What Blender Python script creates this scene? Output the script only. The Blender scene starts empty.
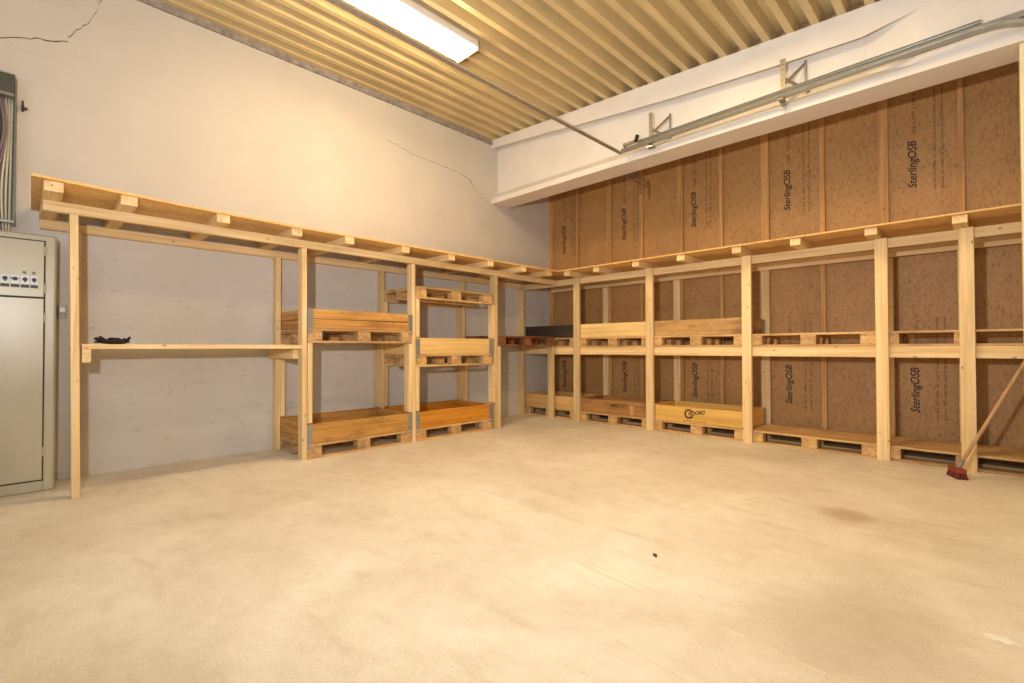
import bpy, bmesh, math, random
from mathutils import Vector, Matrix

random.seed(7)
SC = bpy.context.scene
COL = SC.collection
PI = math.pi

# ---------------------------------------------------------------- camera
cam_data = bpy.data.cameras.new('camera')
cam = bpy.data.objects.new('camera', cam_data)
COL.objects.link(cam)
yaw, pitch, roll = math.radians(44.4897), math.radians(0.7962), math.radians(-0.1061)
Fh = Vector((-math.sin(yaw), math.cos(yaw), 0)); Rt = Vector((math.cos(yaw), math.sin(yaw), 0)); Up = Vector((0, 0, 1))
Fw = Fh * math.cos(pitch) + Up * math.sin(pitch)
U2 = -Fh * math.sin(pitch) + Up * math.cos(pitch)
c_, s_ = math.cos(roll), math.sin(roll)
camX = Rt * c_ + U2 * s_
camY = -Rt * s_ + U2 * c_
M = Matrix((camX, camY, -Fw)).transposed().to_4x4()
M.translation = Vector((5.5013, -6.5948, 1.0802))
cam.matrix_world = M
cam_data.sensor_width = 36.0
cam_data.lens = 36.0 * 483.08 / 1024.0
cam_data.clip_start = 0.05
SC.camera = cam

# ---------------------------------------------------------------- exposure, world, large lights
SC.view_settings.view_transform = 'Standard'
SC.view_settings.look = 'None'
SC.view_settings.gamma = 1.0
SC.view_settings.use_curve_mapping = False
SC.view_settings.exposure = -0.06

W = bpy.data.worlds.new('world'); SC.world = W; W.use_nodes = True
W.node_tree.nodes['Background'].inputs[0].default_value = (0.9, 0.95, 1.0, 1)
W.node_tree.nodes['Background'].inputs[1].default_value = 0.3

def lamp(name, kind, loc, energy, color, aim=None, **kw):
    d = bpy.data.lights.new(name, kind); d.energy = energy; d.color = color
    for k, v in kw.items(): setattr(d, k, v)
    o = bpy.data.objects.new(name, d); COL.objects.link(o); o.location = loc
    if aim is not None:
        o.rotation_euler = (Vector(aim) - Vector(loc)).to_track_quat('-Z', 'Y').to_euler()
    return o

# the photographer's lamp beside and behind the camera (its shadows lie on the walls)
lamp('work_lamp', 'AREA', (4.85, -6.85, 1.56), 168, (1.0, 0.975, 0.96), aim=(2.3, -2.0, 5.2), shape='DISK', size=0.12)
# two warm ceiling lights added as fill, without fixtures; the open door's daylight on the right
lamp('ceiling_tube_light', 'AREA', (1.66, -8.4, 4.12), 8, (1.0, 0.80, 0.52), aim=(1.66, -8.4, 0),
     shape='RECTANGLE', size=0.3, size_y=1.5)
lamp('ceiling_tube_light', 'AREA', (3.9, -2.9, 4.0), 66, (1.0, 0.70, 0.32), aim=(3.9, -2.9, 0),
     shape='RECTANGLE', size=0.3, size_y=0.9)  # added fill that warms the inner corner and far floor
lamp('doorway_daylight', 'AREA', (5.0, -10.2, 2.6), 82, (0.62, 0.84, 1.0), aim=(4.9, -4.4, 0.0),
     shape='RECTANGLE', size=3.0, size_y=2.4)

# ---------------------------------------------------------------- node helpers
def mat(name):
    m = bpy.data.materials.new(name); m.use_nodes = True
    nt = m.node_tree; b = nt.nodes['Principled BSDF']
    return m, nt, b
def nd(nt, t, **kw):
    n = nt.nodes.new(t)
    for k, v in kw.items(): setattr(n, k, v)
    return n
def lk(nt, a, b): nt.links.new(a, b)
def srgb(r, g, b):
    f = lambda c: (c / 255 / 12.92) if c / 255 <= 0.04045 else ((c / 255 + 0.055) / 1.055) ** 2.4
    return (f(r), f(g), f(b), 1)
def ramp(nt, stops):
    r = nd(nt, 'ShaderNodeValToRGB')
    e = r.color_ramp.elements
    while len(e) < len(stops): e.new(0.5)
    for i, (p, c) in enumerate(stops):
        e[i].position = p; e[i].color = c
    return r
def mixc(nt, a, b, fac, mode='MIX'):
    m = nd(nt, 'ShaderNodeMix', data_type='RGBA', blend_type=mode)
    for s, v in (('A', a), ('B', b)):
        sock = [i for i in m.inputs if i.name == s and i.type == 'RGBA'][0]
        if hasattr(v, 'links'): lk(nt, v, sock)
        else: sock.default_value = v
    f = [i for i in m.inputs if i.name == 'Factor' and i.type == 'VALUE'][0]
    if hasattr(fac, 'links'): lk(nt, fac, f)
    else: f.default_value = fac
    return [o for o in m.outputs if o.type == 'RGBA'][0]
def plain(name, col, rough=0.6, metal=0.0, var=0.06, scale=9.0):
    m, nt, b = mat(name)
    tc = nd(nt, 'ShaderNodeTexCoord'); n = nd(nt, 'ShaderNodeTexNoise'); n.inputs['Scale'].default_value = scale
    n.inputs['Detail'].default_value = 4
    lk(nt, tc.outputs['Object'], n.inputs['Vector'])
    lo = tuple(c * (1 - var * 2) for c in col[:3]) + (1,); hi = tuple(min(1, c * (1 + var)) for c in col[:3]) + (1,)
    r = ramp(nt, [(0.3, lo), (0.7, hi)])
    lk(nt, n.outputs['Fac'], r.inputs['Fac']); lk(nt, r.outputs['Color'], b.inputs['Base Color'])
    b.inputs['Roughness'].default_value = rough; b.inputs['Metallic'].default_value = metal
    return m
def wood(name, axis, light, dark, knot=None, stain=None, stain_amt=0.0, rough=0.68, grain=1.0):
    m, nt, b = mat(name)
    tc = nd(nt, 'ShaderNodeTexCoord'); oi = nd(nt, 'ShaderNodeObjectInfo')
    mul = nd(nt, 'ShaderNodeVectorMath', operation='SCALE'); mul.inputs[0].default_value = (7.3, 5.1, 9.7)
    lk(nt, oi.outputs['Random'], mul.inputs['Scale'])
    add = nd(nt, 'ShaderNodeVectorMath', operation='ADD')
    lk(nt, tc.outputs['Object'], add.inputs[0]); lk(nt, mul.outputs[0], add.inputs[1])
    def stretched(along, across):
        mp = nd(nt, 'ShaderNodeMapping')
        s = [across] * 3; s['xyz'.index(axis)] = along
        mp.inputs['Scale'].default_value = s
        lk(nt, add.outputs[0], mp.inputs['Vector']); return mp
    g = nd(nt, 'ShaderNodeTexNoise'); g.inputs['Scale'].default_value = 1.0; g.inputs['Detail'].default_value = 5
    g.inputs['Distortion'].default_value = 0.6
    lk(nt, stretched(1.2, 34).outputs[0], g.inputs['Vector'])
    r = ramp(nt, [(0.32, dark), (0.62, light)])
    lk(nt, g.outputs['Fac'], r.inputs['Fac'])
    big = nd(nt, 'ShaderNodeTexNoise'); big.inputs['Scale'].default_value = 1.0; big.inputs['Detail'].default_value = 2
    lk(nt, stretched(0.8, 5).outputs[0], big.inputs['Vector'])
    rb = ramp(nt, [(0.3, (0.82, 0.80, 0.76, 1)), (0.7, (1.08, 1.08, 1.08, 1))])
    lk(nt, big.outputs['Fac'], rb.inputs['Fac'])
    col = mixc(nt, r.outputs['Color'], rb.outputs['Color'], 0.8, 'MULTIPLY')
    # knots
    vo = nd(nt, 'ShaderNodeTexVoronoi'); vo.inputs['Scale'].default_value = 1.0
    lk(nt, stretched(6.0, 12).outputs[0], vo.inputs['Vector'])
    rk = ramp(nt, [(0.05, (0.8, 0.8, 0.8, 1)), (0.11, (0, 0, 0, 1))])
    lk(nt, vo.outputs['Distance'], rk.inputs['Fac'])
    k = knot or tuple(c * 0.35 for c in dark[:3]) + (1,)
    col = mixc(nt, col, k, rk.outputs['Color'])
    if stain_amt > 0:
        st = nd(nt, 'ShaderNodeTexNoise'); st.inputs['Scale'].default_value = 1.0; st.inputs['Detail'].default_value = 6
        lk(nt, stretched(4, 9).outputs[0], st.inputs['Vector'])
        rs = ramp(nt, [(0.48, (0, 0, 0, 1)), (0.72, (stain_amt,) * 3 + (1,))])
        lk(nt, st.outputs['Fac'], rs.inputs['Fac'])
        col = mixc(nt, col, stain, rs.outputs['Color'])
    # each board has a tone of its own
    hsv = nd(nt, 'ShaderNodeHueSaturation')
    mr = nd(nt, 'ShaderNodeMapRange'); mr.inputs['To Min'].default_value = 0.86; mr.inputs['To Max'].default_value = 1.08
    lk(nt, oi.outputs['Random'], mr.inputs['Value']); lk(nt, mr.outputs[0], hsv.inputs['Value'])
    lk(nt, col, hsv.inputs['Color']); lk(nt, hsv.outputs['Color'], b.inputs['Base Color'])
    b.inputs['Roughness'].default_value = rough
    bp = nd(nt, 'ShaderNodeBump'); bp.inputs['Strength'].default_value = 0.12; bp.inputs['Distance'].default_value = 0.004
    lk(nt, g.outputs['Fac'], bp.inputs['Height']); lk(nt, bp.outputs[0], b.inputs['Normal'])
    return m

PL, PD = srgb(238, 208, 158), srgb(218, 180, 122)
PINE = {a: wood('pine_' + a, a, PL, PD, knot=srgb(140, 92, 50)) for a in 'xyz'}
STUD = wood('stud_pine', 'z', srgb(206, 158, 98), srgb(182, 132, 76), knot=srgb(110, 68, 34))
PALLET = {a: wood('pallet_wood_' + a, a, srgb(224, 184, 126), srgb(190, 144, 88), stain=srgb(118, 82, 48), stain_amt=0.4) for a in 'xyz'}
REDPAL = {a: wood('red_brown_wood_' + a, a, srgb(150, 98, 60), srgb(105, 62, 36), stain=srgb(60, 38, 24), stain_amt=0.6) for a in 'xyz'}
OLDPAL = {a: wood('worn_pallet_wood_' + a, a, srgb(212, 172, 118), srgb(172, 130, 82), stain=srgb(100, 72, 46), stain_amt=0.5) for a in 'xyz'}
def collar_mat(n, l, d, st=None, amt=0.0):
    return {a: wood(n + '_' + a, a, l, d, stain=st or srgb(100, 62, 30), stain_amt=amt) for a in 'xy'}

# ---------------------------------------------------------------- mesh helpers
def box(bm, x0, x1, y0, y1, z0, z1, bev=0.0025):
    vs = [bm.verts.new(p) for p in ((x0, y0, z0), (x1, y0, z0), (x1, y1, z0), (x0, y1, z0), (x0, y0, z1), (x1, y0, z1), (x1, y1, z1), (x0, y1, z1))]
    fs = [bm.faces.new([vs[i] for i in q]) for q in ((0, 3, 2, 1), (4, 5, 6, 7), (0, 1, 5, 4), (1, 2, 6, 5), (2, 3, 7, 6), (3, 0, 4, 7))]
    if bev:
        es = list({e for f in fs for e in f.edges})
        bmesh.ops.bevel(bm, geom=es, offset=bev, segments=1, affect='EDGES')
def prism(bm, pts, fn, a, b):
    """closed profile pts (2-D) swept from a to b; fn(u, v, t) -> xyz"""
    r0 = [bm.verts.new(fn(u, v, a)) for u, v in pts]; r1 = [bm.verts.new(fn(u, v, b)) for u, v in pts]
    n = len(pts)
    for i in range(n): bm.faces.new((r0[i], r0[(i + 1) % n], r1[(i + 1) % n], r1[i]))
    bm.faces.new(r0[::-1]); bm.faces.new(r1)
    bmesh.ops.recalc_face_normals(bm, faces=bm.faces)
def tube(bm, pts, rad, seg=8, cap=True):
    pts = [Vector(p) for p in pts]; rings = []
    rads = rad if isinstance(rad, (list, tuple)) else [rad] * len(pts)
    prev = None
    for i, p in enumerate(pts):
        d = (pts[min(i + 1, len(pts) - 1)] - pts[max(i - 1, 0)]).normalized()
        if prev is None: a = d.orthogonal().normalized()
        else: a = (prev - d * prev.dot(d)).normalized()
        prev = a; b2 = d.cross(a)
        rings.append([bm.verts.new(p + (a * math.cos(2 * PI * k / seg) + b2 * math.sin(2 * PI * k / seg)) * rads[i]) for k in range(seg)])
    for r0, r1 in zip(rings, rings[1:]):
        for k in range(seg): bm.faces.new((r0[k], r0[(k + 1) % seg], r1[(k + 1) % seg], r1[k]))
    if cap: bm.faces.new(rings[0][::-1]); bm.faces.new(rings[-1])
def bmo(): return bmesh.new()
def obj(name, bm, m, parent=None, smooth=False):
    me = bpy.data.meshes.new(name); bm.to_mesh(me); bm.free()
    me.materials.append(m)
    if smooth:
        for p in me.polygons: p.use_smooth = True
    o = bpy.data.objects.new(name, me); COL.objects.link(o)
    if parent is not None: o.parent = parent
    return o
def bx(name, ext, m, parent=None, bev=0.0025):
    b = bmo(); box(b, *ext, bev=bev); return obj(name, b, m, parent)
def thing(name, label, cat, loc=(0, 0, 0), rz=0, group=None):
    o = bpy.data.objects.new(name, None); COL.objects.link(o); o.empty_display_size = 0.1
    o.location = loc; o.rotation_euler = (0, 0, rz)
    o['label'] = label; o['category'] = cat
    if group: o['group'] = group
    return o
def tag(o, label, cat, group=None):
    o['label'] = label; o['category'] = cat
    if group: o['group'] = group
    return o
def struct(o): o['kind'] = 'structure'; return o
def dup(root, loc, rz, label, group=None):
    r = root.copy(); COL.objects.link(r); r.location = loc; r.rotation_euler = (0, 0, rz); r['label'] = label
    if group: r['group'] = group
    for ch in list(root.children):
        c = ch.copy(); COL.objects.link(c); c.parent = r
        for g in list(ch.children):
            d = g.copy(); COL.objects.link(d); d.parent = c
    return r
def text_mesh(name, body, size, m, parent, matrix, shear=0.0, offset=0.0, width=None, align='LEFT'):
    cu = bpy.data.curves.new(name, 'FONT'); cu.body = body; cu.size = size; cu.shear = shear; cu.offset = offset
    cu.extrude = 0.0004; cu.align_x = align
    t = bpy.data.objects.new(name, cu); COL.objects.link(t)
    dg = bpy.context.evaluated_depsgraph_get(); dg.update()
    me = bpy.data.meshes.new_from_object(t.evaluated_get(dg))
    COL.objects.unlink(t); bpy.data.objects.remove(t)
    if width:
        xs = [v.co.x for v in me.vertices]; w0 = max(xs) - min(xs); k = width / w0; x0 = min(xs)
        for v in me.vertices: v.co.x = (v.co.x - x0) * k
    me.transform(matrix)
    me.materials.clear(); me.materials.append(m)
    o = bpy.data.objects.new(name, me); COL.objects.link(o); o.parent = parent
    return o

# ---------------------------------------------------------------- materials of the room
def wall_mat():
    m, nt, b = mat('white_painted_blockwork')
    tc = nd(nt, 'ShaderNodeTexCoord')
    sep = nd(nt, 'ShaderNodeSeparateXYZ'); lk(nt, tc.outputs['Object'], sep.inputs[0])
    sx = nd(nt, 'ShaderNodeMath', operation='SUBTRACT'); lk(nt, sep.outputs['X'], sx.inputs[0]); lk(nt, sep.outputs['Y'], sx.inputs[1])
    cmb = nd(nt, 'ShaderNodeCombineXYZ'); lk(nt, sx.outputs[0], cmb.inputs['X']); lk(nt, sep.outputs['Z'], cmb.inputs['Y'])
    br = nd(nt, 'ShaderNodeTexBrick'); br.inputs['Scale'].default_value = 1.0
    br.inputs['Brick Width'].default_value = 40.0; br.inputs['Row Height'].default_value = 0.25
    br.inputs['Mortar Size'].default_value = 0.008; br.inputs['Mortar Smooth'].default_value = 0.6
    wob = nd(nt, 'ShaderNodeTexNoise'); wob.inputs['Scale'].default_value = 2.0
    lk(nt, cmb.outputs[0], wob.inputs['Vector'])
    wm = nd(nt, 'ShaderNodeVectorMath', operation='SCALE'); wm.inputs['Scale'].default_value = 0.02
    lk(nt, wob.outputs['Color'], wm.inputs[0])
    wa = nd(nt, 'ShaderNodeVectorMath', operation='ADD'); lk(nt, cmb.outputs[0], wa.inputs[0]); lk(nt, wm.outputs[0], wa.inputs[1])
    lk(nt, wa.outputs[0], br.inputs['Vector'])
    n = nd(nt, 'ShaderNodeTexNoise'); n.inputs['Scale'].default_value = 1.6; n.inputs['Detail'].default_value = 6
    lk(nt, tc.outputs['Object'], n.inputs['Vector'])
    r = ramp(nt, [(0.3, srgb(197, 190, 181)), (0.7, srgb(205, 198, 189))])
    lk(nt, n.outputs['Fac'], r.inputs['Fac'])
    # scuffs: small horizontal dirty strokes
    mp = nd(nt, 'ShaderNodeMapping'); mp.inputs['Scale'].default_value = (3, 3.6, 7)
    lk(nt, tc.outputs['Object'], mp.inputs['Vector'])
    s = nd(nt, 'ShaderNodeTexNoise'); s.inputs['Scale'].default_value = 2.2; s.inputs['Detail'].default_value = 9; s.inputs['Roughness'].default_value = 0.68
    lk(nt, mp.outputs[0], s.inputs['Vector'])
    rs = ramp(nt, [(0.58, (0, 0, 0, 1)), (0.72, (0.6, 0.6, 0.6, 1))])
    lk(nt, s.outputs['Fac'], rs.inputs['Fac'])
    # only the lower part of the wall is scuffed
    zr = nd(nt, 'ShaderNodeMapRange'); zr.inputs['From Min'].default_value = 2.2; zr.inputs['From Max'].default_value = 1.7
    lk(nt, sep.outputs['Z'], zr.inputs['Value'])
    mm = nd(nt, 'ShaderNodeMath', operation='MULTIPLY'); lk(nt, rs.outputs['Color'], mm.inputs[0]); lk(nt, zr.outputs[0], mm.inputs[1])
    c = mixc(nt, r.outputs['Color'], srgb(150, 138, 128), mm.outputs[0])
    lk(nt, c, b.inputs['Base Color']); b.inputs['Roughness'].default_value = 0.75
    inv = nd(nt, 'ShaderNodeMath', operation='SUBTRACT'); inv.inputs[0].default_value = 1.0; lk(nt, br.outputs['Fac'], inv.inputs[1])
    n2 = nd(nt, 'ShaderNodeTexNoise'); n2.inputs['Scale'].default_value = 14; n2.inputs['Detail'].default_value = 5
    mp2 = nd(nt, 'ShaderNodeMapping'); mp2.inputs['Scale'].default_value = (1, 0.35, 1.6); lk(nt, tc.outputs['Object'], mp2.inputs['Vector'])
    lk(nt, mp2.outputs[0], n2.inputs['Vector'])
    ad = nd(nt, 'ShaderNodeMath', operation='MULTIPLY_ADD'); lk(nt, n2.outputs['Fac'], ad.inputs[0]); ad.inputs[1].default_value = 1.1; lk(nt, inv.outputs[0], ad.inputs[2])
    bp = nd(nt, 'ShaderNodeBump'); bp.inputs['Strength'].default_value = 0.16; bp.inputs['Distance'].default_value = 0.008
    lk(nt, ad.outputs[0], bp.inputs['Height']); lk(nt, bp.outputs[0], b.inputs['Normal'])
    return m
def floor_mat():
    m, nt, b = mat('beige_concrete_floor')
    tc = nd(nt, 'ShaderNodeTexCoord')
    n1 = nd(nt, 'ShaderNodeTexNoise'); n1.inputs['Scale'].default_value = 0.9; n1.inputs['Detail'].default_value = 7; n1.inputs['Distortion'].default_value = 0.8
    lk(nt, tc.outputs['Object'], n1.inputs['Vector'])
    r1 = ramp(nt, [(0.32, srgb(214, 202, 184)), (0.66, srgb(234, 225, 210))])
    lk(nt, n1.outputs['Fac'], r1.inputs['Fac'])
    mp = nd(nt, 'ShaderNodeMapping'); mp.inputs['Scale'].default_value = (1.0, 4.5, 1); mp.inputs['Rotation'].default_value = (0, 0, math.radians(-30))
    lk(nt, tc.outputs['Object'], mp.inputs['Vector'])
    n2 = nd(nt, 'ShaderNodeTexNoise'); n2.inputs['Scale'].default_value = 1.8; n2.inputs['Detail'].default_value = 8; n2.inputs['Roughness'].default_value = 0.62
    lk(nt, mp.outputs[0], n2.inputs['Vector'])
    r2 = ramp(nt, [(0.55, (0, 0, 0, 1)), (0.78, (0.4, 0.4, 0.4, 1))])
    lk(nt, n2.outputs['Fac'], r2.inputs['Fac'])
    c = mixc(nt, r1.outputs['Color'], srgb(184, 158, 124), r2.outputs['Color'])
    n3 = nd(nt, 'ShaderNodeTexNoise'); n3.inputs['Scale'].default_value = 110; n3.inputs['Detail'].default_value = 3
    lk(nt, tc.outputs['Object'], n3.inputs['Vector'])
    r3 = ramp(nt, [(0.3, (0.86, 0.85, 0.83, 1)), (0.6, (1.03, 1.03, 1.03, 1))])
    lk(nt, n3.outputs['Fac'], r3.inputs['Fac'])
    c = mixc(nt, c, r3.outputs['Color'], 0.8, 'MULTIPLY')
    n4 = nd(nt, 'ShaderNodeTexNoise'); n4.inputs['Scale'].default_value = 7; n4.inputs['Detail'].default_value = 9; n4.inputs['Roughness'].default_value = 0.7
    lk(nt, tc.outputs['Object'], n4.inputs['Vector'])
    r4 = ramp(nt, [(0.33, (0.88, 0.86, 0.83, 1)), (0.58, (1.02, 1.02, 1.02, 1))])
    lk(nt, n4.outputs['Fac'], r4.inputs['Fac'])
    c = mixc(nt, c, r4.outputs['Color'], 0.75, 'MULTIPLY')
    vs = nd(nt, 'ShaderNodeTexVoronoi'); vs.inputs['Scale'].default_value = 3.2
    lk(nt, tc.outputs['Object'], vs.inputs['Vector'])
    rv = ramp(nt, [(0.012, (0.5, 0.5, 0.5, 1)), (0.03, (0, 0, 0, 1))])
    lk(nt, vs.outputs['Distance'], rv.inputs['Fac'])
    c = mixc(nt, c, srgb(120, 96, 68), rv.outputs['Color'])
    # round stain and a few dull patches
    sep = nd(nt, 'ShaderNodeSeparateXYZ'); lk(nt, tc.outputs['Object'], sep.inputs[0])
    def patch(px, py, rad, amt, col):
        nonlocal c
        d = nd(nt, 'ShaderNodeVectorMath', operation='DISTANCE'); d.inputs[1].default_value = (px, py, 0)
        wv = nd(nt, 'ShaderNodeVectorMath', operation='MULTIPLY_ADD'); lk(nt, n2.outputs['Color'], wv.inputs[0]); wv.inputs[1].default_value = (rad * 1.2, rad * 1.2, 0); lk(nt, tc.outputs['Object'], wv.inputs[2])
        lk(nt, wv.outputs[0], d.inputs[0])
        rr = ramp(nt, [(0.35, (amt,) * 3 + (1,)), (0.75, (0, 0, 0, 1))])
        ms = nd(nt, 'ShaderNodeMath', operation='DIVIDE'); lk(nt, d.outputs['Value'], ms.inputs[0]); ms.inputs[1].default_value = rad * 2
        lk(nt, ms.outputs[0], rr.inputs['Fac'])
        c = mixc(nt, c, col, rr.outputs['Color'])
    patch(4.92, -2.79, 0.12, 0.5, srgb(160, 128, 90))
    patch(5.3, -4.2, 0.30, 0.30, srgb(168, 150, 124))
    patch(5.0, -3.6, 0.5, 0.22, srgb(176, 158, 130))
    lk(nt, c, b.inputs['Base Color'])
    rr = ramp(nt, [(0.3, (0.5, 0.5, 0.5, 1)), (0.7, (0.7, 0.7, 0.7, 1))]); lk(nt, n1.outputs['Fac'], rr.inputs['Fac'])
    lk(nt, rr.outputs['Color'], b.inputs['Roughness'])
    bp = nd(nt, 'ShaderNodeBump'); bp.inputs['Strength'].default_value = 0.08; bp.inputs['Distance'].default_value = 0.003
    lk(nt, n3.outputs['Fac'], bp.inputs['Height']); lk(nt, bp.outputs[0], b.inputs['Normal'])
    return m
def osb_mat(name, base, var, dark, flat=False):
    m, nt, b = mat(name)
    tc = nd(nt, 'ShaderNodeTexCoord')
    col = None
    for i, (rot, sc) in enumerate((((0.35, 0.5, 0.2), (84, 84, 30)), ((-0.6, 0.9, -0.3), (66, 66, 27)))):
        mp = nd(nt, 'ShaderNodeMapping'); mp.inputs['Scale'].default_value = (sc[0], sc[1], sc[2]) if not flat else (sc[2], sc[0], sc[1])
        mp.inputs['Rotation'].default_value = rot
        lk(nt, tc.outputs['Object'], mp.inputs['Vector'])
        v = nd(nt, 'ShaderNodeTexVoronoi'); v.inputs['Scale'].default_value = 1.0
        lk(nt, mp.outputs[0], v.inputs['Vector'])
        bw = nd(nt, 'ShaderNodeRGBToBW'); lk(nt, v.outputs['Color'], bw.inputs[0])
        r = ramp(nt, [(0.05, dark), (0.24, base), (0.9, var)])
        lk(nt, bw.outputs[0], r.inputs['Fac'])
        col = r.outputs['Color'] if col is None else mixc(nt, col, r.outputs['Color'], 0.5)
    n = nd(nt, 'ShaderNodeTexNoise'); n.inputs['Scale'].default_value = 1.3; n.inputs['Detail'].default_value = 3
    lk(nt, tc.outputs['Object'], n.inputs['Vector'])
    r = ramp(nt, [(0.3, (0.86, 0.86, 0.86, 1)), (0.7, (1.08, 1.08, 1.08, 1))]); lk(nt, n.outputs['Fac'], r.inputs['Fac'])
    col = mixc(nt, col, r.outputs['Color'], 1.0, 'MULTIPLY')
    lk(nt, col, b.inputs['Base Color']); b.inputs['Roughness'].default_value = 0.6
    return m

WALL = wall_mat(); FLOOR = floor_mat()
OSB = osb_mat('strand_board', srgb(172, 126, 74), srgb(190, 146, 90), srgb(132, 92, 52))
SHELFB = osb_mat('shelf_board_strand', srgb(222, 172, 100), srgb(236, 194, 124), srgb(190, 138, 74), flat=True)
WHITE = plain('white_concrete', srgb(226, 220, 214), 0.7, var=0.03, scale=3)
DECK = plain('cream_steel_deck', srgb(206, 184, 136), 0.45, var=0.06, scale=2)
MORTAR = plain('grey_mortar', srgb(150, 142, 136), 0.9, var=0.2, scale=18)
CRACK = plain('dark_crack', srgb(70, 58, 48), 0.9)
GALV = plain('galvanised_steel', srgb(160, 160, 154), 0.3, 0.6, var=0.04, scale=12)
GALVD = plain('dull_galvanised_steel', srgb(150, 142, 128), 0.5, 0.3, var=0.08, scale=30)
BLACK = plain('black_ink', srgb(44, 36, 28), 0.7)
INK2 = plain('faded_print', srgb(84, 58, 34), 0.7)
INK3 = plain('brown_stamp', srgb(96, 62, 34), 0.7)

# ---------------------------------------------------------------- the room
RX, RY = 6.6, -11.0      # right wall, back wall
def deckz(x): return 4.335 - 0.057 * x
struct(bx('floor', (-0.2, RX + .2, RY - .2, 0.3, -0.12, 0.0), FLOOR, bev=0))
wl = struct(bx('wall_left', (-0.2, 0.0, RY, 0.3, 0.0, 4.30), WALL, bev=0))
struct(bx('wall_right', (RX, RX + .2, RY, 0.3, 0.0, 4.1), WALL, bev=0))
struct(bx('wall_front', (-0.2, RX + .2, RY - .2, RY, 0.0, 4.5), WALL, bev=0))
wb = struct(bx('wall_back', (0.0, RX, 0.0, 0.25, 0.0, 4.05), OSB, bev=0))
struct(bx('trim_1', (-0.02, 0.03, RY, -1.42, 4.262, 4.36), MORTAR, bev=0.004))

# cracks in the white wall, hair thin
def crack(pts, w):
    b = bmo(); P = []
    random.seed(len(pts) * 3 + int(w * 1e5))
    for (y0, z0), (y1, z1) in zip(pts, pts[1:]):
        n = max(2, int(math.hypot(y1 - y0, z1 - z0) / 0.03))
        for k in range(n):
            t = k / n; P.append((y0 + (y1 - y0) * t + random.uniform(-.006, .006), z0 + (z1 - z0) * t + random.uniform(-.008, .008)))
    P.append(pts[-1])
    up = [b.verts.new((0.0012, y, z + w * random.uniform(.3, 1))) for y, z in P]
    dn = [b.verts.new((0.0012, y, z - w * random.uniform(.3, 1))) for y, z in P]
    for i in range(len(P) - 1): b.faces.new((dn[i], dn[i + 1], up[i + 1], up[i]))
    return obj('crack', b, CRACK, wl)
crack([(-6.80, 3.50), (-6.73, 3.524), (-6.62, 3.57), (-6.50, 3.62), (-6.334, 3.671)], 0.006)
crack([(-6.336, 3.70), (-6.26, 3.826), (-6.22, 3.87), (-6.17, 3.98), (-6.132, 4.116), (-6.10, 4.2)], 0.006)
crack([(-3.3, 3.78), (-2.85, 3.70), (-2.445, 3.68), (-2.1, 3.66), (-1.887, 3.605), (-1.75, 3.45), (-1.66, 3.38), (-1.44, 3.335)], 0.0035)
crack([(-1.90, 3.60), (-1.86, 3.57), (-1.82, 3.50)], 0.010)

# corrugated deck
def deck():
    b = bmo(); pitch = 0.2065; lo, web, dep = 0.066, 0.022, 0.130
    xs = []; x = 4.147 + 0.012 - pitch * 21
    while x < RX + 0.3:
        xs += [(x, 0), (x + lo, 0), (x + lo + web, dep), (x + pitch - web, dep)]; x += pitch
    y0, y1 = RY, -1.32
    r = [[b.verts.new((x, y, deckz(x) + d)) for x, d in xs] for y in (y0, y1)]
    for i in range(len(xs) - 1): b.faces.new((r[0][i], r[1][i], r[1][i + 1], r[0][i + 1]))
    g = bmesh.ops.extrude_face_region(b, geom=list(b.faces))
    bmesh.ops.translate(b, verts=[v for v in g['geom'] if isinstance(v, bmesh.types.BMVert)], vec=(0, 0, 0.006))
    return struct(obj('ceiling', b, DECK))
deck()
# roof closing the room above the deck's end, over the beam and the board wall
struct(bx('ceiling_slab', (-0.2, RX + .2, -1.30, 0.3, 4.40, 4.5), WHITE, bev=0))

# concrete beam: lip below, recessed web, thick flange above that runs out into a solid end
def beam():
    b = bmo()
    def sec(x, fl, wy):
        return [(-1.45, 3.335), (-1.45, 3.41), (wy, 3.41 + (wy + 1.45) * 0.86), (wy, min(fl + (wy + 1.45) * 1.3, deckz(x) - 0.01)), (-1.45, fl), (-1.45, deckz(x) + 0.0), (-1.08, deckz(x) + 0.0), (-1.08, 3.345)]
    st = [(-0.0, 4.20, -1.31), (1.0, 4.11, -1.31), (2.0, 4.0, -1.31), (3.0, 3.905, -1.31), (4.0, 3.835, -1.31), (4.75, 3.80, -1.31), (5.12, 3.86, -1.445), (5.13, 3.86, -1.4495), (RX, 3.86, -1.4495)]
    rings = [[b.verts.new((x, y, z)) for y, z in sec(x, fl, wy)] for x, fl, wy in st]
    n = 8
    for a, c in zip(rings, rings[1:]):
        for i in range(n): b.faces.new((a[i], a[(i + 1) % n], c[(i + 1) % n], c[i]))
    b.faces.new(rings[0][::-1]); b.faces.new(rings[-1])
    bmesh.ops.recalc_face_normals(b, faces=b.faces)
    return struct(obj('beam', b, WHITE))
beam()

# studs that hold the strand board
for x0, x1 in ((0.0, 0.085), (0.572, 0.624), (1.19, 1.275), (1.775, 1.826), (2.365, 2.454), (2.965, 3.010), (3.485, 3.577), (4.125, 4.175), (4.675, 4.765), (5.318, 5.366), (5.95, 6.0)):
    bx('stud', (x0, x1, -0.045, 0.001, 0.0, 4.04), STUD, wb)
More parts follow.
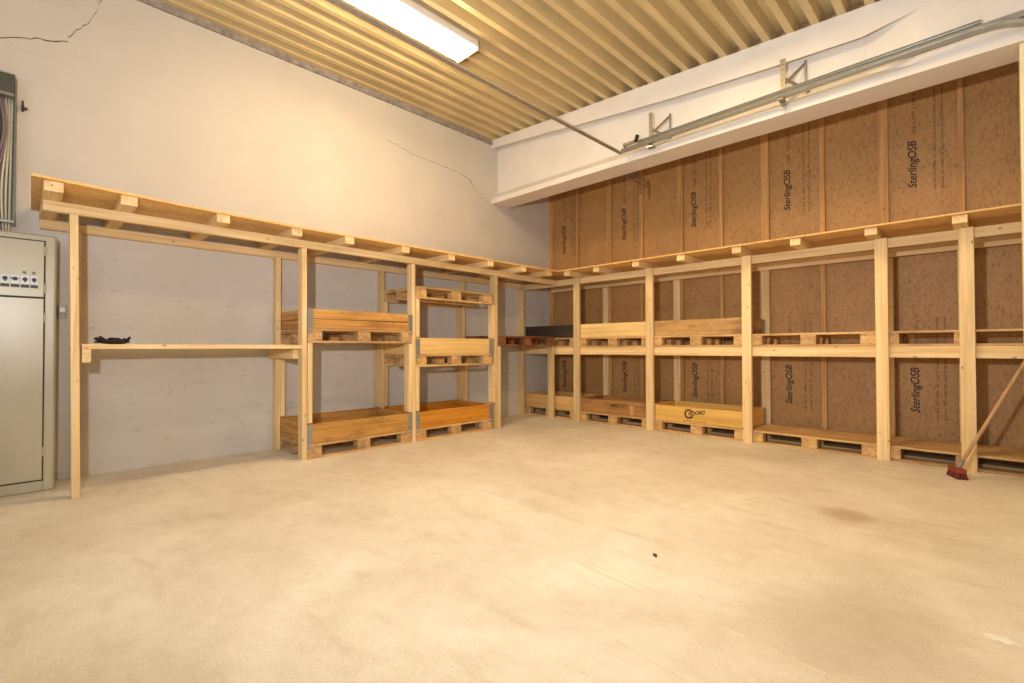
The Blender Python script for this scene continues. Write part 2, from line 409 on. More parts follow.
# the printing on the boards reads from the bottom up
RV = Matrix(((0, -1, 0, 0), (0, 0, -1, 0), (1, 0, 0, 0), (0, 0, 0, 1)))
for i, x in enumerate((0.325, 1.512, 2.628, 3.805, 4.995)):
    for z, L in ((2.765, 0.50), (0.395, 0.475)):
        if i == 0 and z > 1: z = 2.70
        text_mesh('printed_name', 'SterlingOSB', 0.10, BLACK, wb, Matrix.Translation((x + 0.0, -0.0012, z)) @ RV, shear=0.25, offset=0.0016, width=L)
        text_mesh('printed_line', 'OSB/3  1197 x 2397 x 11', 0.045, INK2, wb, Matrix.Translation((x - 0.0, -0.0012, z + L + 0.07)) @ RV, width=0.48)
        for dx in (0.155, 0.215):
            text_mesh('printed_line', 'EN 300  EN 13986  CE  class 3  structural use in humid conditions', 0.03, INK2, wb,
                      Matrix.Translation((x + dx, -0.0012, z - 0.05)) @ RV, width=1.05)

# pale upright beside the door opening on the right
b = bmo(); box(b, 5.70, 5.86, -1.42, -1.28, 0.0, 3.335, 0.004)
struct(obj('column', b, plain('pale_yellow_paint', srgb(226, 216, 178), 0.6, var=0.03)))

# two raised seams in the floor
SEAM = plain('floor_seam', srgb(222, 207, 183), 0.7, var=0.05)
for p in (((3.2, -4.90), (3.9, -4.985), (4.5, -5.045), (5.6, -5.16)), ((3.55, -4.57), (4.2, -4.64), (4.8, -4.685), (5.9, -4.80)), ((3.75, -4.54), (4.3, -4.60), (4.78, -4.64))):
    b = bmo(); w = 0.007 if p[0][0] < 3.7 else 0.004
    lft = [b.verts.new((x, y + w, 0.0004)) for x, y in p]; mid = [b.verts.new((x, y, 0.0012)) for x, y in p]; rgt = [b.verts.new((x, y - w, 0.0004)) for x, y in p]
    for i in range(len(p) - 1):
        b.faces.new((mid[i], mid[i + 1], lft[i + 1], lft[i])); b.faces.new((rgt[i], rgt[i + 1], mid[i + 1], mid[i]))
    struct(obj('floor_seam', b, SEAM))

# ---------------------------------------------------------------- rack along the white wall
rk = thing('storage_rack', 'pine timber rack with top shelf running along the white wall', 'rack', (0.4, -3.6, 0))
OFF = Vector((0.4, -3.6, 0))
def lb(name, ext, ax, m=None):
    x0, x1, y0, y1, z0, z1 = ext
    return bx(name, (x0 - OFF.x, x1 - OFF.x, y0 - OFF.y, y1 - OFF.y, z0, z1), m or PINE[ax], rk)
LP = [-6.303, -4.660, -3.408, -2.090]
for y in LP:
    b = bmo(); box(b, 0.692 - OFF.x, 0.790 - OFF.x, y - .024 - OFF.y, y + .024 - OFF.y, 0, 2.056)
    for v in b.verts: v.co.y -= (0.026 if y < -6 else 0.010) * v.co.z / 2.056     # the posts lean a little
    obj('post', b, PINE['z'], rk)
    yr = y + (0.04 if y < -6 else 0)
    lb('rear_post', (0.002, 0.100, yr - .024, yr + .024, 0, 2.056), 'z')
lb('rear_post', (0.002, 0.100, -0.86, -0.802, 0, 2.04), 'z')
lb('post', (0.635, 0.735, -0.852, -0.804, 0, 1.108), 'z')
lb('front_rail', (0.742, 0.790, -6.493, -1.90, 2.058, 2.132), 'y')
lb('front_rail', (0.692, 0.740, -2.30, -0.757, 2.058, 2.132), 'y')
lb('rear_rail', (0.002, 0.050, -6.493, -0.80, 2.058, 2.132), 'y')
for y, xe in ((-6.447, 1.10), (-6.043, 1.06), (-5.413, 1.0), (-4.792, 0.96), (-4.28, 0.98), (-3.63, 0.99), (-2.99, 0.99), (-2.36, 1.0), (-1.75, 1.01), (-1.22, 1.02)):
    lb('joist', (0.004, xe - .035, y - .049, y + .049, 2.1335, 2.203), 'x')
b = bmo(); prism(b, [(0.003, -6.545), (1.105, -6.555), (0.995, -5.7), (0.935, -4.8), (0.965, -3.5), (0.970, -2.2), (1.000, -1.052), (0.003, -1.052)], lambda u, v, t: (u - OFF.x, v - OFF.y, t), 2.2045, 2.222)
obj('top_board', b, SHELFB, rk)
# shelf board of the first bay and its cleats
lb('shelf_board', (0.102, 0.790, -6.279, -4.686, 1.080, 1.116), 'y')
lb('shelf_cleat', (0.102, 0.800, -6.279, -6.228, 0.980, 1.078), 'x')
lb('shelf_cleat', (0.03, 0.690, -4.734, -4.686, 0.980, 1.078), 'x')
# packers nailed beside the posts, the pallets stand on them
for y0, segs in ((-4.634, ((0.352, 1.134),)), (-3.482, ((0.352, 1.134),)), (-3.382, ((0.352, 0.862), (1.212, 1.662))), (-2.164, ((0.352, 0.862), (1.212, 1.662))), (-2.064, ((0.0, 1.108),))):
    for z0, z1 in segs:
        lb('packer', (0.692, 0.790, y0, y0 + .048, z0, z1), 'z')
        lb('packer', (0.002, 0.100, y0, y0 + .048, z0, z1), 'z')

# ---------------------------------------------------------------- rack along the board wall
OFF = Vector((3.0, -0.4, 0))
rk = thing('storage_rack', 'pine timber rack in front of the brown board wall, two pallet levels', 'rack', tuple(OFF))
RP = [1.145, 2.337, 3.552, 4.786, 5.383]
for x in RP + [6.35]:
    lb('post', (x - .05, x + .05, -0.803, -0.757, 0, 2.131), 'z')
for x in (1.19, 2.378, 3.538, 4.752, 5.352, 6.35):
    lb('rear_post', (x - .048, x + .048, -0.093, -0.047, 0, 2.04), 'z')
lb('front_rail', (0.02, 6.5, -0.755, -0.708, 2.040, 2.131), 'x')
lb('middle_rail', (0.02, 6.5, -0.755, -0.708, 0.985, 1.092), 'x')
lb('rear_rail', (0.105, 6.5, -0.140, -0.095, 2.040, 2.131), 'x')
lb('rear_middle_rail', (0.105, 6.5, -0.140, -0.095, 0.985, 1.092), 'x')
for x in (1.145, 1.658, 2.269, 2.879, 3.527, 4.110, 4.740, 5.351, 5.95):
    lb('joist', (x - .049, x + .049, -1.025, -0.002, 2.1335, 2.203), 'y')
lb('top_board', (0.004, 6.5, -1.050, -0.002, 2.2045, 2.222), 'x', SHELFB)

# ---------------------------------------------------------------- pallets
def pallet(label, loc, rz, L=1.2, D=0.78, P=PALLET):
    t = thing('pallet', label, 'pallet', loc, rz, 'wooden pallets in the racks')
    wd = (0.145, 0.10, 0.145, 0.10, 0.145); gap = (D - sum(wd)) / 4; y = 0
    for w in wd:
        bx('deck_board', (0, L, y, y + w, 0.122, 0.144), P['x'], t); y += w + gap
    for xc in (0.0725, L / 2, L - 0.0725):
        bx('stringer_board', (xc - .0725, xc + .0725, 0.002, D - .002, 0.1005, 0.1215), P['y'], t)
        for k, yc in enumerate((0.05, D / 2, D - 0.05)):
            bx('block', (xc - .0725, xc + .0725, yc - .05, yc + .05, 0.0225, 0.1), P['y'], t)
    for yc in (0.05, D / 2, D - 0.05):
        bx('bottom_board', (0, L, yc - .05, yc + .05, 0, 0.022), P['x'], t)
    return t
# along the white wall: the front looks into the room (+x)
XF = 0.792
A = pallet('floor pallet under the brown collar, second bay along the white wall', (XF, -4.635, 0), PI / 2, P=OLDPAL)
dup(A, (XF, -4.635, 1.136), PI / 2, 'raised pallet carrying the two-plank orange-brown collar')
C = pallet('floor pallet under the bright orange collar along the white wall', (XF, -3.382, 0), PI / 2)
dup(C, (XF, -3.382, 0.864), PI / 2, 'raised pallet carrying the pale yellow collar with empty pallet above')
dup(C, (XF, -3.382, 1.664), PI / 2, 'bare pallet highest of all, just below the top shelf')
pallet('bare dark reddish pallet spanning the inner corner of the two racks', (XF, -2.062, 1.110), PI / 2, P=REDPAL, L=1.19)
YF = -0.753; DR = 0.645
G = pallet('floor pallet in the corner under the light wood collar', (0.02, YF, 0), 0, L=1.11, D=DR)
dup(G, (0.02, YF, 1.0935), 0, 'raised pallet in the corner beneath the black collar')
H = pallet('floor pallet below the brown stamped collar', (1.142, YF, 0), 0, D=DR, L=1.196)
dup(H, (1.142, YF, 1.0935), 0, 'raised pallet beneath the plain cream collar of the board wall rack')
dup(H, (2.341, YF, 0), 0, 'floor pallet below the yellow collar with a black gear emblem')
dup(H, (2.341, YF, 1.0935), 0, 'raised pallet beneath the weathered stained collar')
dup(H, (3.556, YF, 0), 0, 'bare floor pallet next to the yellow collar with gear emblem')
dup(H, (3.556, YF, 1.0935), 0, 'bare raised pallet next to the weathered stained collar')
K = pallet('bare floor pallet behind the red broom', (4.766, YF, 0), 0, D=DR, P=OLDPAL)
dup(K, (4.766, YF, 1.0935), 0, 'bare raised pallet straight above the red broom')

# ---------------------------------------------------------------- collars
def hinge(parent, x, y, sx, sy):
    b = bmo()
    for k in (0,):
        a0, a1 = sorted((x, x + sx * 0.05)); y0, y1 = sorted((y - sy * 0.0025, y + sy * 0.001)); box(b, a0, a1, y0, y1, -0.045, 0.185, 0.0008)
        x0, x1 = sorted((x - sx * 0.0025, x + sx * 0.001)); c0, c1 = sorted((y, y + sy * 0.05)); box(b, x0, x1, c0, c1, -0.045, 0.185, 0.0008)
    for z in (0.02, 0.06, 0.10, 0.14, 0.17):
        tube(b, [(x + sx * .025, y - sy * .001, z), (x + sx * .025, y - sy * .006, z)], 0.006, 6)
    tube(b, [(x - sx * .003, y - sy * .003, -0.045), (x - sx * .003, y - sy * .003, 0.185)], 0.005, 6)
    return obj('hinge', b, GALV, parent)
def collar(label, loc, rz, m, L=1.2, D=0.78, planks=1, H=0.195):
    t = thing('pallet_collar', label, 'pallet collar', loc, rz, 'pallet collars standing on the pallets')
    h = H / planks
    for nm, ext, ax in (('side_board', (0.004, L - .004, 0.004, 0.024), 'x'), ('side_board', (0.004, L - .004, D - .024, D - .004), 'x'),
                        ('end_board', (0.004, 0.024, 0.025, D - .025), 'y'), ('end_board', (L - .024, L - .004, 0.025, D - .025), 'y')):
        b = bmo()
        for k in range(planks): box(b, *ext, 0.001 + k * h, (k + 1) * h - (0.005 if k < planks - 1 else 0), 0.004)
        obj(nm, b, m[ax], t)
    hinge(t, 0.004, 0.004, 1, 1); hinge(t, L - .004, 0.004, -1, 1)
    hinge(t, 0.004, D - .004, 1, -1); hinge(t, L - .004, D - .004, -1, -1)
    return t
cm = collar_mat
T = 0.1445
collar('single-board brown collar on the floor pallet of the second bay', (XF, -4.635, T), PI / 2, cm('brown_collar', srgb(200, 150, 76), srgb(168, 116, 50), srgb(110, 68, 34), .5))
collar('orange-brown collar of two planks, raised beside the long shelf board', (XF, -4.635, 1.136 + T), PI / 2, cm('two_plank_collar', srgb(206, 156, 86), srgb(166, 112, 52), srgb(112, 68, 32), .4), planks=2, H=0.19)
collar('bright orange collar on the floor pallet by the white wall', (XF, -3.382, T), PI / 2, cm('orange_collar', srgb(216, 148, 44), srgb(190, 118, 26)))
collar('pale yellow collar raised above the bright orange one', (XF, -3.382, 0.864 + T), PI / 2, cm('pale_collar', srgb(238, 200, 132), srgb(224, 182, 112)))
collar('light wood collar on the floor in the inner corner', (0.02, YF, T), 0, cm('light_collar', srgb(226, 182, 116), srgb(208, 160, 92)), L=1.11, D=DR)
collar('black weathered collar raised in the inner corner', (0.02, YF, 1.0935 + T), 0, cm('black_collar', srgb(70, 58, 48), srgb(46, 38, 32), srgb(24, 20, 18), .6), L=1.11, D=DR)
cs = collar('brown collar with a dark stamped word and a small strap', (1.142, YF, T), 0, cm('stamped_collar', srgb(188, 138, 78), srgb(156, 104, 52), srgb(104, 66, 36), .5), D=DR, L=1.196)
collar('plain cream collar raised above the brown stamped one', (1.142, YF, 1.0935 + T), 0, cm('cream_collar', srgb(242, 208, 142), srgb(228, 190, 120)), D=DR, L=1.196)
cg = collar('yellow collar with a black gear emblem on the floor pallet', (2.341, YF, T), 0, cm('yellow_collar', srgb(240, 194, 104), srgb(226, 174, 82)), D=DR, L=1.196)
collar('weathered stained collar raised above the gear emblem', (2.341, YF, 1.0935 + T), 0, cm('stained_collar', srgb(206, 164, 104), srgb(178, 134, 80), srgb(112, 78, 46), .75), D=DR, L=1.196)
FR = Matrix(((1, 0, 0, 0), (0, 0, -1, 0), (0, 1, 0, 0), (0, 0, 0, 1)))   # text plane facing -y
text_mesh('stamp', 'MEDEL', 0.075, INK3, cs, Matrix.Translation((0.58, 0.0025, 0.105)) @ FR, offset=0.001, width=0.27)
bx('strap', (0.875, 0.935, 0.000, 0.004, 0.02, 0.15), wood('strap_wood', 'z', srgb(216, 166, 104), srgb(190, 138, 80)), cs, 0.001)
# gear emblem: toothed ring open on the right, a word running out of it, a line of small print below
b = bmo(); cxg, czg = 0.505, 0.112; N = 40; a0 = math.radians(35); a1 = math.radians(345)
inner, outer = [], []
for i in range(N + 1):
    a = a0 + (a1 - a0) * i / N; ro = 0.068 if (i // 2) % 2 == 0 else 0.052
    inner.append(b.verts.new((cxg + 0.038 * math.cos(a), 0.0032, czg + 0.038 * math.sin(a))))
    outer.append(b.verts.new((cxg + ro * math.cos(a), 0.0032, czg + ro * math.sin(a))))
for i in range(N): b.faces.new((inner[i], inner[i + 1], outer[i + 1], outer[i]))
bmesh.ops.recalc_face_normals(b, faces=b.faces)
obj('emblem', b, BLACK, cg)
text_mesh('emblem_word', 'KOORD', 0.06, BLACK, cg, Matrix.Translation((0.50, 0.0025, 0.096)) @ FR @ Matrix.Rotation(math.radians(9), 4, 'Z'), shear=0.3, offset=0.002, width=0.215)
text_mesh('small_print', 'pallet service', 0.025, INK3, cg, Matrix.Translation((0.43, 0.0025, 0.018)) @ FR, width=0.29)

# ---------------------------------------------------------------- metal cabinet on the left
CAB = plain('olive_beige_enamel', srgb(184, 175, 150), 0.30, var=0.03, scale=2)
CABD = plain('dark_gap', srgb(64, 60, 48), 0.7)
ck = thing('electrical_cabinet', 'olive-beige metal electrical cabinet standing against the white wall', 'cabinet', (0.18, -6.85, 0))
def cb(name, ext, m, parent=None, bev=0.003):
    p = parent or ck
    x0, x1, y0, y1, z0, z1 = ext
    return bx(name, (x0 - .18, x1 - .18, y0 + 6.85, y1 + 6.85, z0, z1), m, p, bev)
b = bmo(); box(b, 0.005 - .18, 0.355 - .18, -7.30 + 6.85, -6.402 + 6.85, 0.0, 1.955, 0.012); obj('body', b, CAB, ck)
cb('base_strip', (0.355, 0.3585, -7.28, -6.47, 0.004, 0.078), CAB)
cb('corner_strip', (0.355, 0.3585, -6.464, -6.412, 0.004, 1.945), CAB)
cb('shadow_gap', (0.3552, 0.3562, -7.29, -6.455, 0.075, 1.91), CABD, bev=0)
d1 = cb('door', (0.3565, 0.372, -7.27, -6.472, 1.476, 1.900), CAB)
d2 = cb('door', (0.3565, 0.372, -7.27, -6.472, 0.090, 1.464), CAB)
for d, zz in ((d1, (1.83, 1.54)), (d2, (1.32, 0.30))):
    for z in zz:
        b = bmo(); tube(b, [(0.366 - .18, -6.466 + 6.85, z - .035), (0.366 - .18, -6.466 + 6.85, z + .035)], 0.006, 8); obj('door_hinge', b, CAB, d)
WPLATE = plain('white_label_plate', srgb(236, 236, 240), 0.5, var=0.01)
BPLATE = plain('black_label_strip', srgb(52, 50, 46), 0.5, var=0.05)
KNOB = plain('dark_switch', srgb(48, 50, 66), 0.5)
for k, (u0, u1) in enumerate(((-6.752, -6.708), (-6.700, -6.656), (-6.648, -6.604), (-6.596, -6.552), (-6.544, -6.506))[1:]):
    pl = cb('label_plate', (0.372, 0.3745, u0, u1, 1.567, 1.630), WPLATE, d1, 0.001)
    cb('label_strip', (0.372, 0.3745, u0 - .001, u1 + .001, 1.540, 1.563), BPLATE, d1, 0.001)
    yc = (u0 + u1) / 2 + 6.85
    b = bmo()   # rotary switch: round boss with a bar handle
    tube(b, [(0.3745 - .18, yc, 1.603), (0.392 - .18, yc, 1.603)], [0.0145, 0.012], 14)
    if k == 1: box(b, 0.385 - .18, 0.398 - .18, yc - .022, yc + .016, 1.598, 1.609, 0.001)
    else: box(b, 0.385 - .18, 0.398 - .18, yc - .005, yc + .005, 1.580, 1.616, 0.001)
    obj('rotary_switch', b, KNOB, d1)
for y in (-6.578, -6.528):
    b = bmo(); tube(b, [(0.371 - .18, y + 6.85, 1.655), (0.378 - .18, y + 6.85, 1.655), (0.384 - .18, y + 6.85, 1.655)], [0.011, 0.010, 0.004], 12); obj('indicator_button', b, GALV, d1, True)

# cable tray above the cabinet, with its cables
TRAY = plain('tray_steel', srgb(118, 118, 108), 0.5, 0.4)
tr = thing('cable_tray', 'grey perforated metal cable tray climbing the wall above the cabinet', 'cable tray', (0.05, -6.78, 2.05))
def tb(name, ext, m, bev=0.002):
    x0, x1, y0, y1, z0, z1 = ext
    return bx(name, (x0 - .05, x1 - .05, y0 + 6.78, y1 + 6.78, z0 - 2.05, z1 - 2.05), m, tr, bev)
tb('back_plate', (0.002, 0.008, -6.98, -6.636, 2.05, 3.20), TRAY)
b = bmo()
for k in range(29):       # perforated side: rungs between two edge strips
    z = 2.06 + k * 0.04
    box(b, 0.0085 - .05, 0.092 - .05, -6.640 + 6.78, -6.634 + 6.78, z - 2.05, z + 0.026 - 2.05, 0)
for x0, x1 in ((0.008, 0.028), (0.072, 0.096)): box(b, x0 - .05, x1 - .05, -6.642 + 6.78, -6.632 + 6.78, 0.0, 1.15, 0)
obj('side_flange', b, TRAY, tr)
tb('cover', (0.010, 0.105, -6.98, -6.645, 3.075, 3.215), plain('dark_grey_cover', srgb(84, 86, 80), 0.45, 0.3))
tb('cover_lip', (0.010, 0.112, -6.98, -6.640, 3.216, 3.228), GALV)
tb('cover_band', (0.010, 0.110, -6.98, -6.645, 3.052, 3.074), GALV)
tb('bottom_clip', (0.010, 0.108, -6.98, -6.636, 2.062, 2.082), GALV)
CW = plain('cream_cable_sheath', srgb(206, 196, 172), 0.5); CP = plain('mauve_cable_sheath', srgb(128, 108, 116), 0.5); CK = plain('dark_cable_sheath', srgb(58, 48, 50), 0.5)
cab = [(-6.655, CW, 'cream cable nearest the tray edge beside the white wall', 0.0), (-6.672, CW, 'cream cable second from the edge of the cable tray', .006), (-6.690, CW, 'cream cable third from the tray edge, bending inward', .012),
       (-6.708, CP, 'mauve cable bulging beside the cream ones', .03), (-6.726, CP, 'mauve cable next to the dark one in the tray', .035), (-6.744, CK, 'dark cable at the frame edge of the tray', .03)]
for y, m, lab, bend in cab:
    b = bmo(); r = 0.0075
    pts = [(0.040 + bend + 0.02 * math.sin(t * PI), y + bend * 0.9 * math.sin(t * 2.2 * PI) - 0.01 * t, 3.048 - t * 1.088) for t in [i / 16 for i in range(17)]]
    tube(b, pts, r, 8); tag(obj('cable', b, m, None, True), lab, 'cable', 'cables hanging in the wall tray')
b = bmo(); box(b, 0.001, 0.03, -6.606, -6.588, 2.985, 3.035, 0.004); tube(b, [(0.028, -6.585, 3.0), (0.052, -6.578, 3.0)], 0.011, 8); tube(b, [(0.012, -6.597, 3.0), (0.012, -6.597, 3.07)], 0.006, 8)
tag(obj('pipe_clamp', b, plain('rusty_dark_iron', srgb(72, 56, 46), 0.7)), 'small dark iron pipe clamp on the wall beside the cable tray', 'clamp')
# switch on the wall
sw = thing('wall_switch', 'small grey-white wall switch between cabinet and first rack post', 'switch', (0.0, -6.352, 1.39))
bx('box', (0.001, 0.034, -0.026, 0.026, -0.05, 0.05), plain('switch_box_grey', srgb(178, 176, 172), 0.5), sw, 0.004)
bx('rocker', (0.034, 0.040, -0.018, 0.018, -0.004, 0.038), plain('switch_white', srgb(222, 220, 216), 0.4), sw, 0.003)
bx('rocker', (0.034, 0.040, -0.018, 0.018, -0.038, -0.008), plain('switch_grey', srgb(140, 138, 134), 0.4), sw, 0.003)

# ---------------------------------------------------------------- gloves on the shelf board
GLV = plain('black_knit', srgb(30, 26, 26), 0.95, var=0.2, scale=60)
def glove(label, loc, rz, flip=1):
    b = bmo()
    # flattened hand: cuff, palm and five fingers as limp flattened tubes
    tube(b, [(-0.105, 0, .012), (-0.06, 0, .014), (-0.02, 0.0, .018), (0.02, 0, .016)], [.034, .034, .044, .038], 10)
    for k, (dy, L, lift) in enumerate(((-.034, .06, .020), (-.012, .078, .040), (.012, .074, .014), (.033, .056, .045))):
        tube(b, [(0.005, dy * .7, .015), (0.035, dy, .018), (0.035 + L * .6, dy * 1.15, .012 + lift), (0.03 + L, dy * 1.3, .008 + lift * .7)], [.015, .014, .013, .008], 7)
    tube(b, [(-0.045, flip * .028, .016), (-.015, flip * .055, .026), (.015, flip * .066, .050), (.03, flip * .07, .062)], [.014, .014, .012, .007], 7)
    for v in b.verts: v.co.z = max(0.0, v.co.z * 0.85 if v.co.z < .05 else v.co.z)
    o = obj('work_glove', b, GLV, None, True); o.location = loc; o.rotation_euler = (0, 0, rz)
    mod = o.modifiers.new('smooth', 'SUBSURF'); mod.levels = 1; mod.render_levels = 1
    return tag(o, label, 'glove', 'black work gloves on the shelf board')
glove('black work glove lying in front at the cabinet end of the shelf board', (0.66, -6.11, 1.1165), PI * 1.28, 1)
glove('black work glove lying flat behind the other glove near the white wall', (0.58, -6.05, 1.1165), PI * 0.86, -1)

# ---------------------------------------------------------------- broom
BH = wood('broom_handle_wood', 'z', srgb(214, 172, 128), srgb(190, 146, 104))
br_ = thing('broom', 'red-headed broom with wooden handle leaning in front of the pallets', 'broom', (5.315, -1.13, 0))
top = Vector((5.83, -0.845, 1.20)); bot = Vector((5.325, -1.13, 0.085)); O = Vector((5.315, -1.13, 0))
b = bmo(); tube(b, [bot - O, top - O], 0.0135, 12); obj('handle', b, BH, br_, True)
hd = bmo(); ang = math.radians(-66)
box(hd, -0.085, 0.085, -0.032, 0.032, 0.045, 0.085, 0.008)
for v in hd.verts: v.co = Matrix.Rotation(ang, 4, 'Z') @ v.co
obj('head', hd, plain('red_brown_paint', srgb(140, 54, 40), 0.45), br_)
bs = bmo()
for i in range(14):
    for j in range(3):
        x = -0.076 + i * 0.0117; y = -0.02 + j * 0.02
        p0 = Matrix.Rotation(ang, 4, 'Z') @ Vector((x, y, 0.05)); p1 = Matrix.Rotation(ang, 4, 'Z') @ Vector((x * 1.07, y * 1.5, 0.0))
        tube(bs, [p0, p1], [.010, .0115], 6)
bo = obj('bristles', bs, plain('dark_red_bristles', srgb(104, 40, 32), 0.9), br_)
b = bmo(); d = (top - bot).normalized(); tube(b, [bot - O - d * 0.03, bot - O + d * 0.07], [0.022, 0.017], 12); obj('socket', b, plain('grey_socket', srgb(140, 128, 116), 0.5), br_, True)

# ---------------------------------------------------------------- ceiling lamp
EM, nt, bs_ = mat('lamp_diffuser')
bs_.inputs['Base Color'].default_value = (0.9, 0.88, 0.85, 1)
bs_.inputs['Emission Color'].default_value = (1.0, 0.80, 0.52, 1); bs_.inputs['Emission Strength'].default_value = 26
LH = plain('lamp_housing_white', srgb(232, 222, 212), 0.5, var=0.01)
lp = thing('ceiling_lamp', 'long bright rectangular ceiling lamp below the corrugated deck', 'lamp', (1.66, -4.11, 4.135))
b = bmo(); prism(b, [(-.165, .03), (-.165, .095), (.165, .095), (.165, .03), (.16, .024), (-.16, .024)], lambda u, v, t: (u, t, v), -0.76, 0.76); obj('housing', b, LH, lp)
b = bmo(); prism(b, [(-.155, .0235), (-.150, .004), (-.14, 0), (.14, 0), (.150, .004), (.155, .0235)], lambda u, v, t: (u, t, v), -0.745, 0.745); obj('diffuser', b, EM, lp)
for s in (-1, 1):
    b = bmo(); prism(b, [(-.165, .0), (-.165, .095), (.165, .095), (.165, .0)], lambda u, v, t: (u, t, v), s * 0.7615, s * 0.775); obj('end_cap', b, LH, lp)
for y in (-0.45, 0.62):      # the tubes' light, thrown to all sides by the diffuser
    t_ = lamp('tube_light', 'POINT', (0, y, -0.05), 31, (1.0, 0.74, 0.38), shadow_soft_size=0.04); t_.parent = lp
for y in (-0.5, 0.5):
    b = bmo(); box(b, -.03, .03, y - .01, y + .01, .0955, 4.243 - 4.135, 0.001); obj('mounting_clip', b, GALVD, lp)

# ---------------------------------------------------------------- door tracks, brackets and hanger bar by the beam
dt = thing('door_track', 'pair of galvanised door tracks running along the white beam', 'door track', (4.0, -1.56, 3.45))
def channel(bm, pts, w, h):
    """C-profile swept along pts in the x-z plane, open towards +y"""
    t = 0.004
    prof = [(-w * .5, -h), (w, -h), (w, -h + t), (-w * .5 + t, -h + t), (-w * .2, 0), (-w * .5 + t, h - t), (w, h - t), (w, h), (-w * .5, h), (-w, h * .55), (-w * .55, 0), (-w, -h * .55)]
    rings = []
    for i, p in enumerate(pts):
        p = Vector(p); d = (Vector(pts[min(i + 1, len(pts) - 1)]) - Vector(pts[max(i - 1, 0)])).normalized()
        n = Vector((-d.z, 0, d.x))
        rings.append([bm.verts.new(p + Vector((0, u, 0)) + n * v) for u, v in prof])
    n = len(prof)
    for a, c in zip(rings, rings[1:]):
        for i in range(n): bm.faces.new((a[i], a[(i + 1) % n], c[(i + 1) % n], c[i]))
    bm.faces.new(rings[0][::-1]); bm.faces.new(rings[-1]); bmesh.ops.recalc_face_normals(bm, faces=bm.faces)
O = Vector((4.0, -1.56, 3.45))
b = bmo(); channel(b, [(2.62 - 4, 0.022, 3.492 - 3.45), (5.50 - 4, 0.022, 3.532 - 3.45)], 0.022, 0.019); obj('upper_track', b, GALV, dt)
arc = [(5.47 + 0.55 * math.sin(a), 3.468 - 0.55 * (1 - math.cos(a))) for a in [math.radians(x) for x in range(0, 91, 9)]]
b = bmo(); channel(b, [(2.42 - 4, -0.025, 3.430 - 3.45)] + [(x - 4, -0.025, z - 3.45) for x, z in arc] + [(6.02 - 4, -0.025, 0.30 - 3.45)], 0.024, 0.022); lt = obj('lower_track', b, GALV, dt)
b = bmo()     # shelf of angle steel carrying both tracks near the curve
prism(b, [(-.02, .03), (.02, .03), (.02, .034), (-.016, .034), (-.016, .075), (-.02, .075)], lambda u, v, t: (t, u - 0.02, v - .036), 1.50, 1.95); obj('track_angle', b, GALV, dt)
def bracket(x, z0, z1):
    p = bx('hanger_strip', (x - 0.022 - 4, x + 0.022 - 4, 0.047, 0.051, z0 - 3.45, z1 - 3.45), GALVD, dt, 0.0008)
    for k in range(int((z1 - z0) / 0.05)):   # row of bolt holes
        b2 = bmo(); tube(b2, [(x - 4, 0.0464, z0 + .03 + k * .05 - 3.45), (x - 4, 0.0472, z0 + .03 + k * .05 - 3.45)], 0.006, 8); obj('hole', b2, CABD, p)
    for a, c in (((x + .02, .05, z1 - .24), (x + .15, .235, z1 - .02)), ((x + .02, .05, z1 - .20), (x + .17, .235, z1 - .30)), ((x + .15, .228, z1 + .0), (x + .15, .228, z1 - .34))):
        b2 = bmo(); q0 = Vector((a[0] - 4, a[1], a[2] - 3.45)); q1 = Vector((c[0] - 4, c[1], c[2] - 3.45))
        tube(b2, [q0, q1], 0.013, 4); obj('brace', b2, GALVD, dt)
    b2 = bmo(); box(b2, x - .02 - 4, x + .03 - 4, -.052, .05, z0 + .06 - 3.45, z0 + .066 - 3.45, 0); obj('support_plate', b2, GALVD, dt)
bracket(2.76, 3.395, 3.80); bracket(4.14, 3.355, 3.84)
b = bmo(); tube(b, [(2.46 - 4, -.01, 0.045), (2.60 - 4, -.01, 0.052)], 0.020, 10); tube(b, [(2.44 - 4, -.01, 0.044), (2.46 - 4, -.01, 0.045)], 0.027, 10); obj('track_stop', b, GALVD, dt)
b = bmo(); tube(b, [(2.61 - 4, -.03, 0.03), (2.635 - 4, -.03, 0.105)], 0.022, 10); obj('rubber_buffer', b, plain('black_rubber', srgb(28, 26, 26), 0.8), dt)
b = bmo(); box(b, 2.74 - 4, 2.82 - 4, -.02, .05, -0.075, -0.058, 0.001); obj('foot_plate', b, GALV, dt)

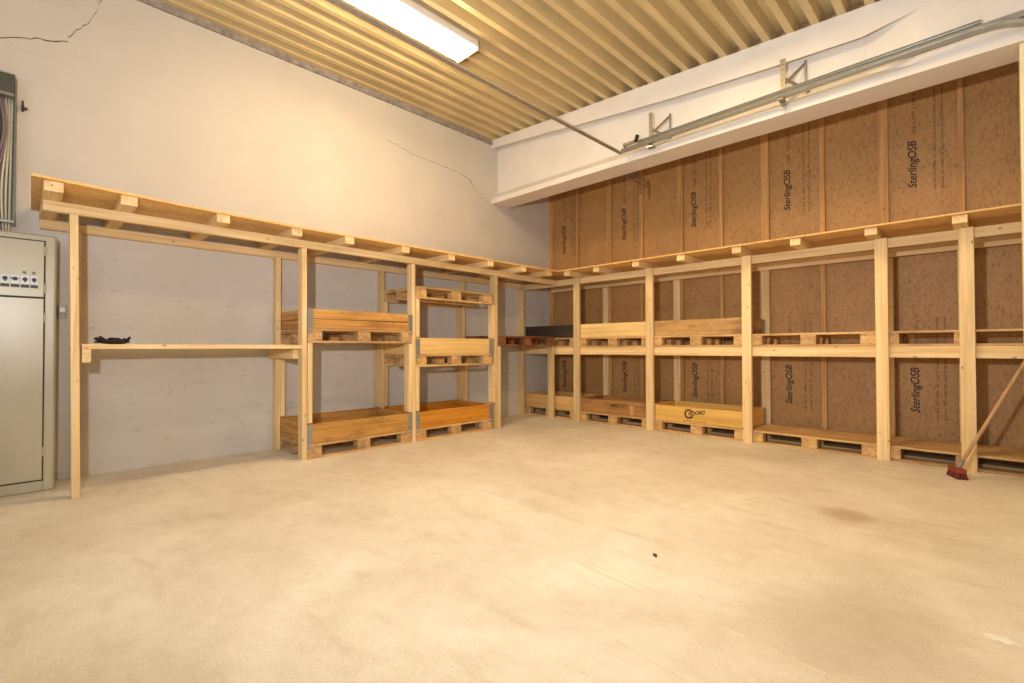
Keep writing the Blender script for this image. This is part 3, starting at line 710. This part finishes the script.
b = bmo()
prism(b, [(0, 0), (.045, 0), (.045, .004), (.004, .004), (.004, .045), (0, .045)], lambda u, v, t: (u - .022, t, v - .02), -5.0, 2.85 - 0.10)
hb = obj('support_bar', b, GALVD); hb.location = (2.395, -4.30, 3.430)
tag(hb, 'long grey angle steel bar running overhead from the track end to the lamp side', 'bar')
# small bracket on the back of the beam's lower edge
b = bmo(); tube(b, [(2.15, -1.07, 3.34), (2.20, -1.07, 3.29), (2.37, -1.07, 3.19)], 0.011, 6); tube(b, [(2.37, -1.07, 3.26), (2.375, -1.07, 3.05)], 0.014, 6); tube(b, [(2.27, -1.07, 3.34), (2.37, -1.07, 3.23)], 0.010, 6)
tag(obj('iron_bracket', b, plain('dark_iron', srgb(84, 70, 54), 0.6)), 'small iron bracket below the beam in front of the board wall', 'bracket')

# ---------------------------------------------------------------- small things on the floor
b = bmo()
vs = [b.verts.new(p) for p in ((-.022, -.004, .001), (-.008, .010, .006), (.012, .009, .009), (.024, 0, .003), (.010, -.010, .007), (-.008, -.010, .004), (0, 0, .003))]
for i in range(6): b.faces.new((vs[6], vs[i], vs[(i + 1) % 6]))
lf = obj('dry_leaf', b, plain('dry_leaf_brown', srgb(88, 60, 40), 0.9)); lf.location = (4.261, -4.276, 0.0005); lf.rotation_euler = (0, 0, 2.2)
m_ = lf.modifiers.new('thickness', 'SOLIDIFY'); m_.thickness = 0.0012; m_.offset = 1
tag(lf, 'small dry brown leaf lying alone on the beige floor', 'leaf')
b = bmo(); random.seed(3)
ctr = b.verts.new((0, 0, .0018)); rim = [b.verts.new((.05 * math.cos(a) * random.uniform(.5, 1.3), .03 * math.sin(a) * random.uniform(.5, 1.3), .0006)) for a in [2 * PI * k / 14 for k in range(14)]]
for i in range(14): b.faces.new((ctr, rim[i], rim[(i + 1) % 14]))
pt = obj('paint_splash', b, plain('white_paint', srgb(240, 236, 228), 0.6)); pt.location = (5.533, -4.043, 0)
tag(pt, 'white paint splash on the floor towards the right edge', 'paint splash')
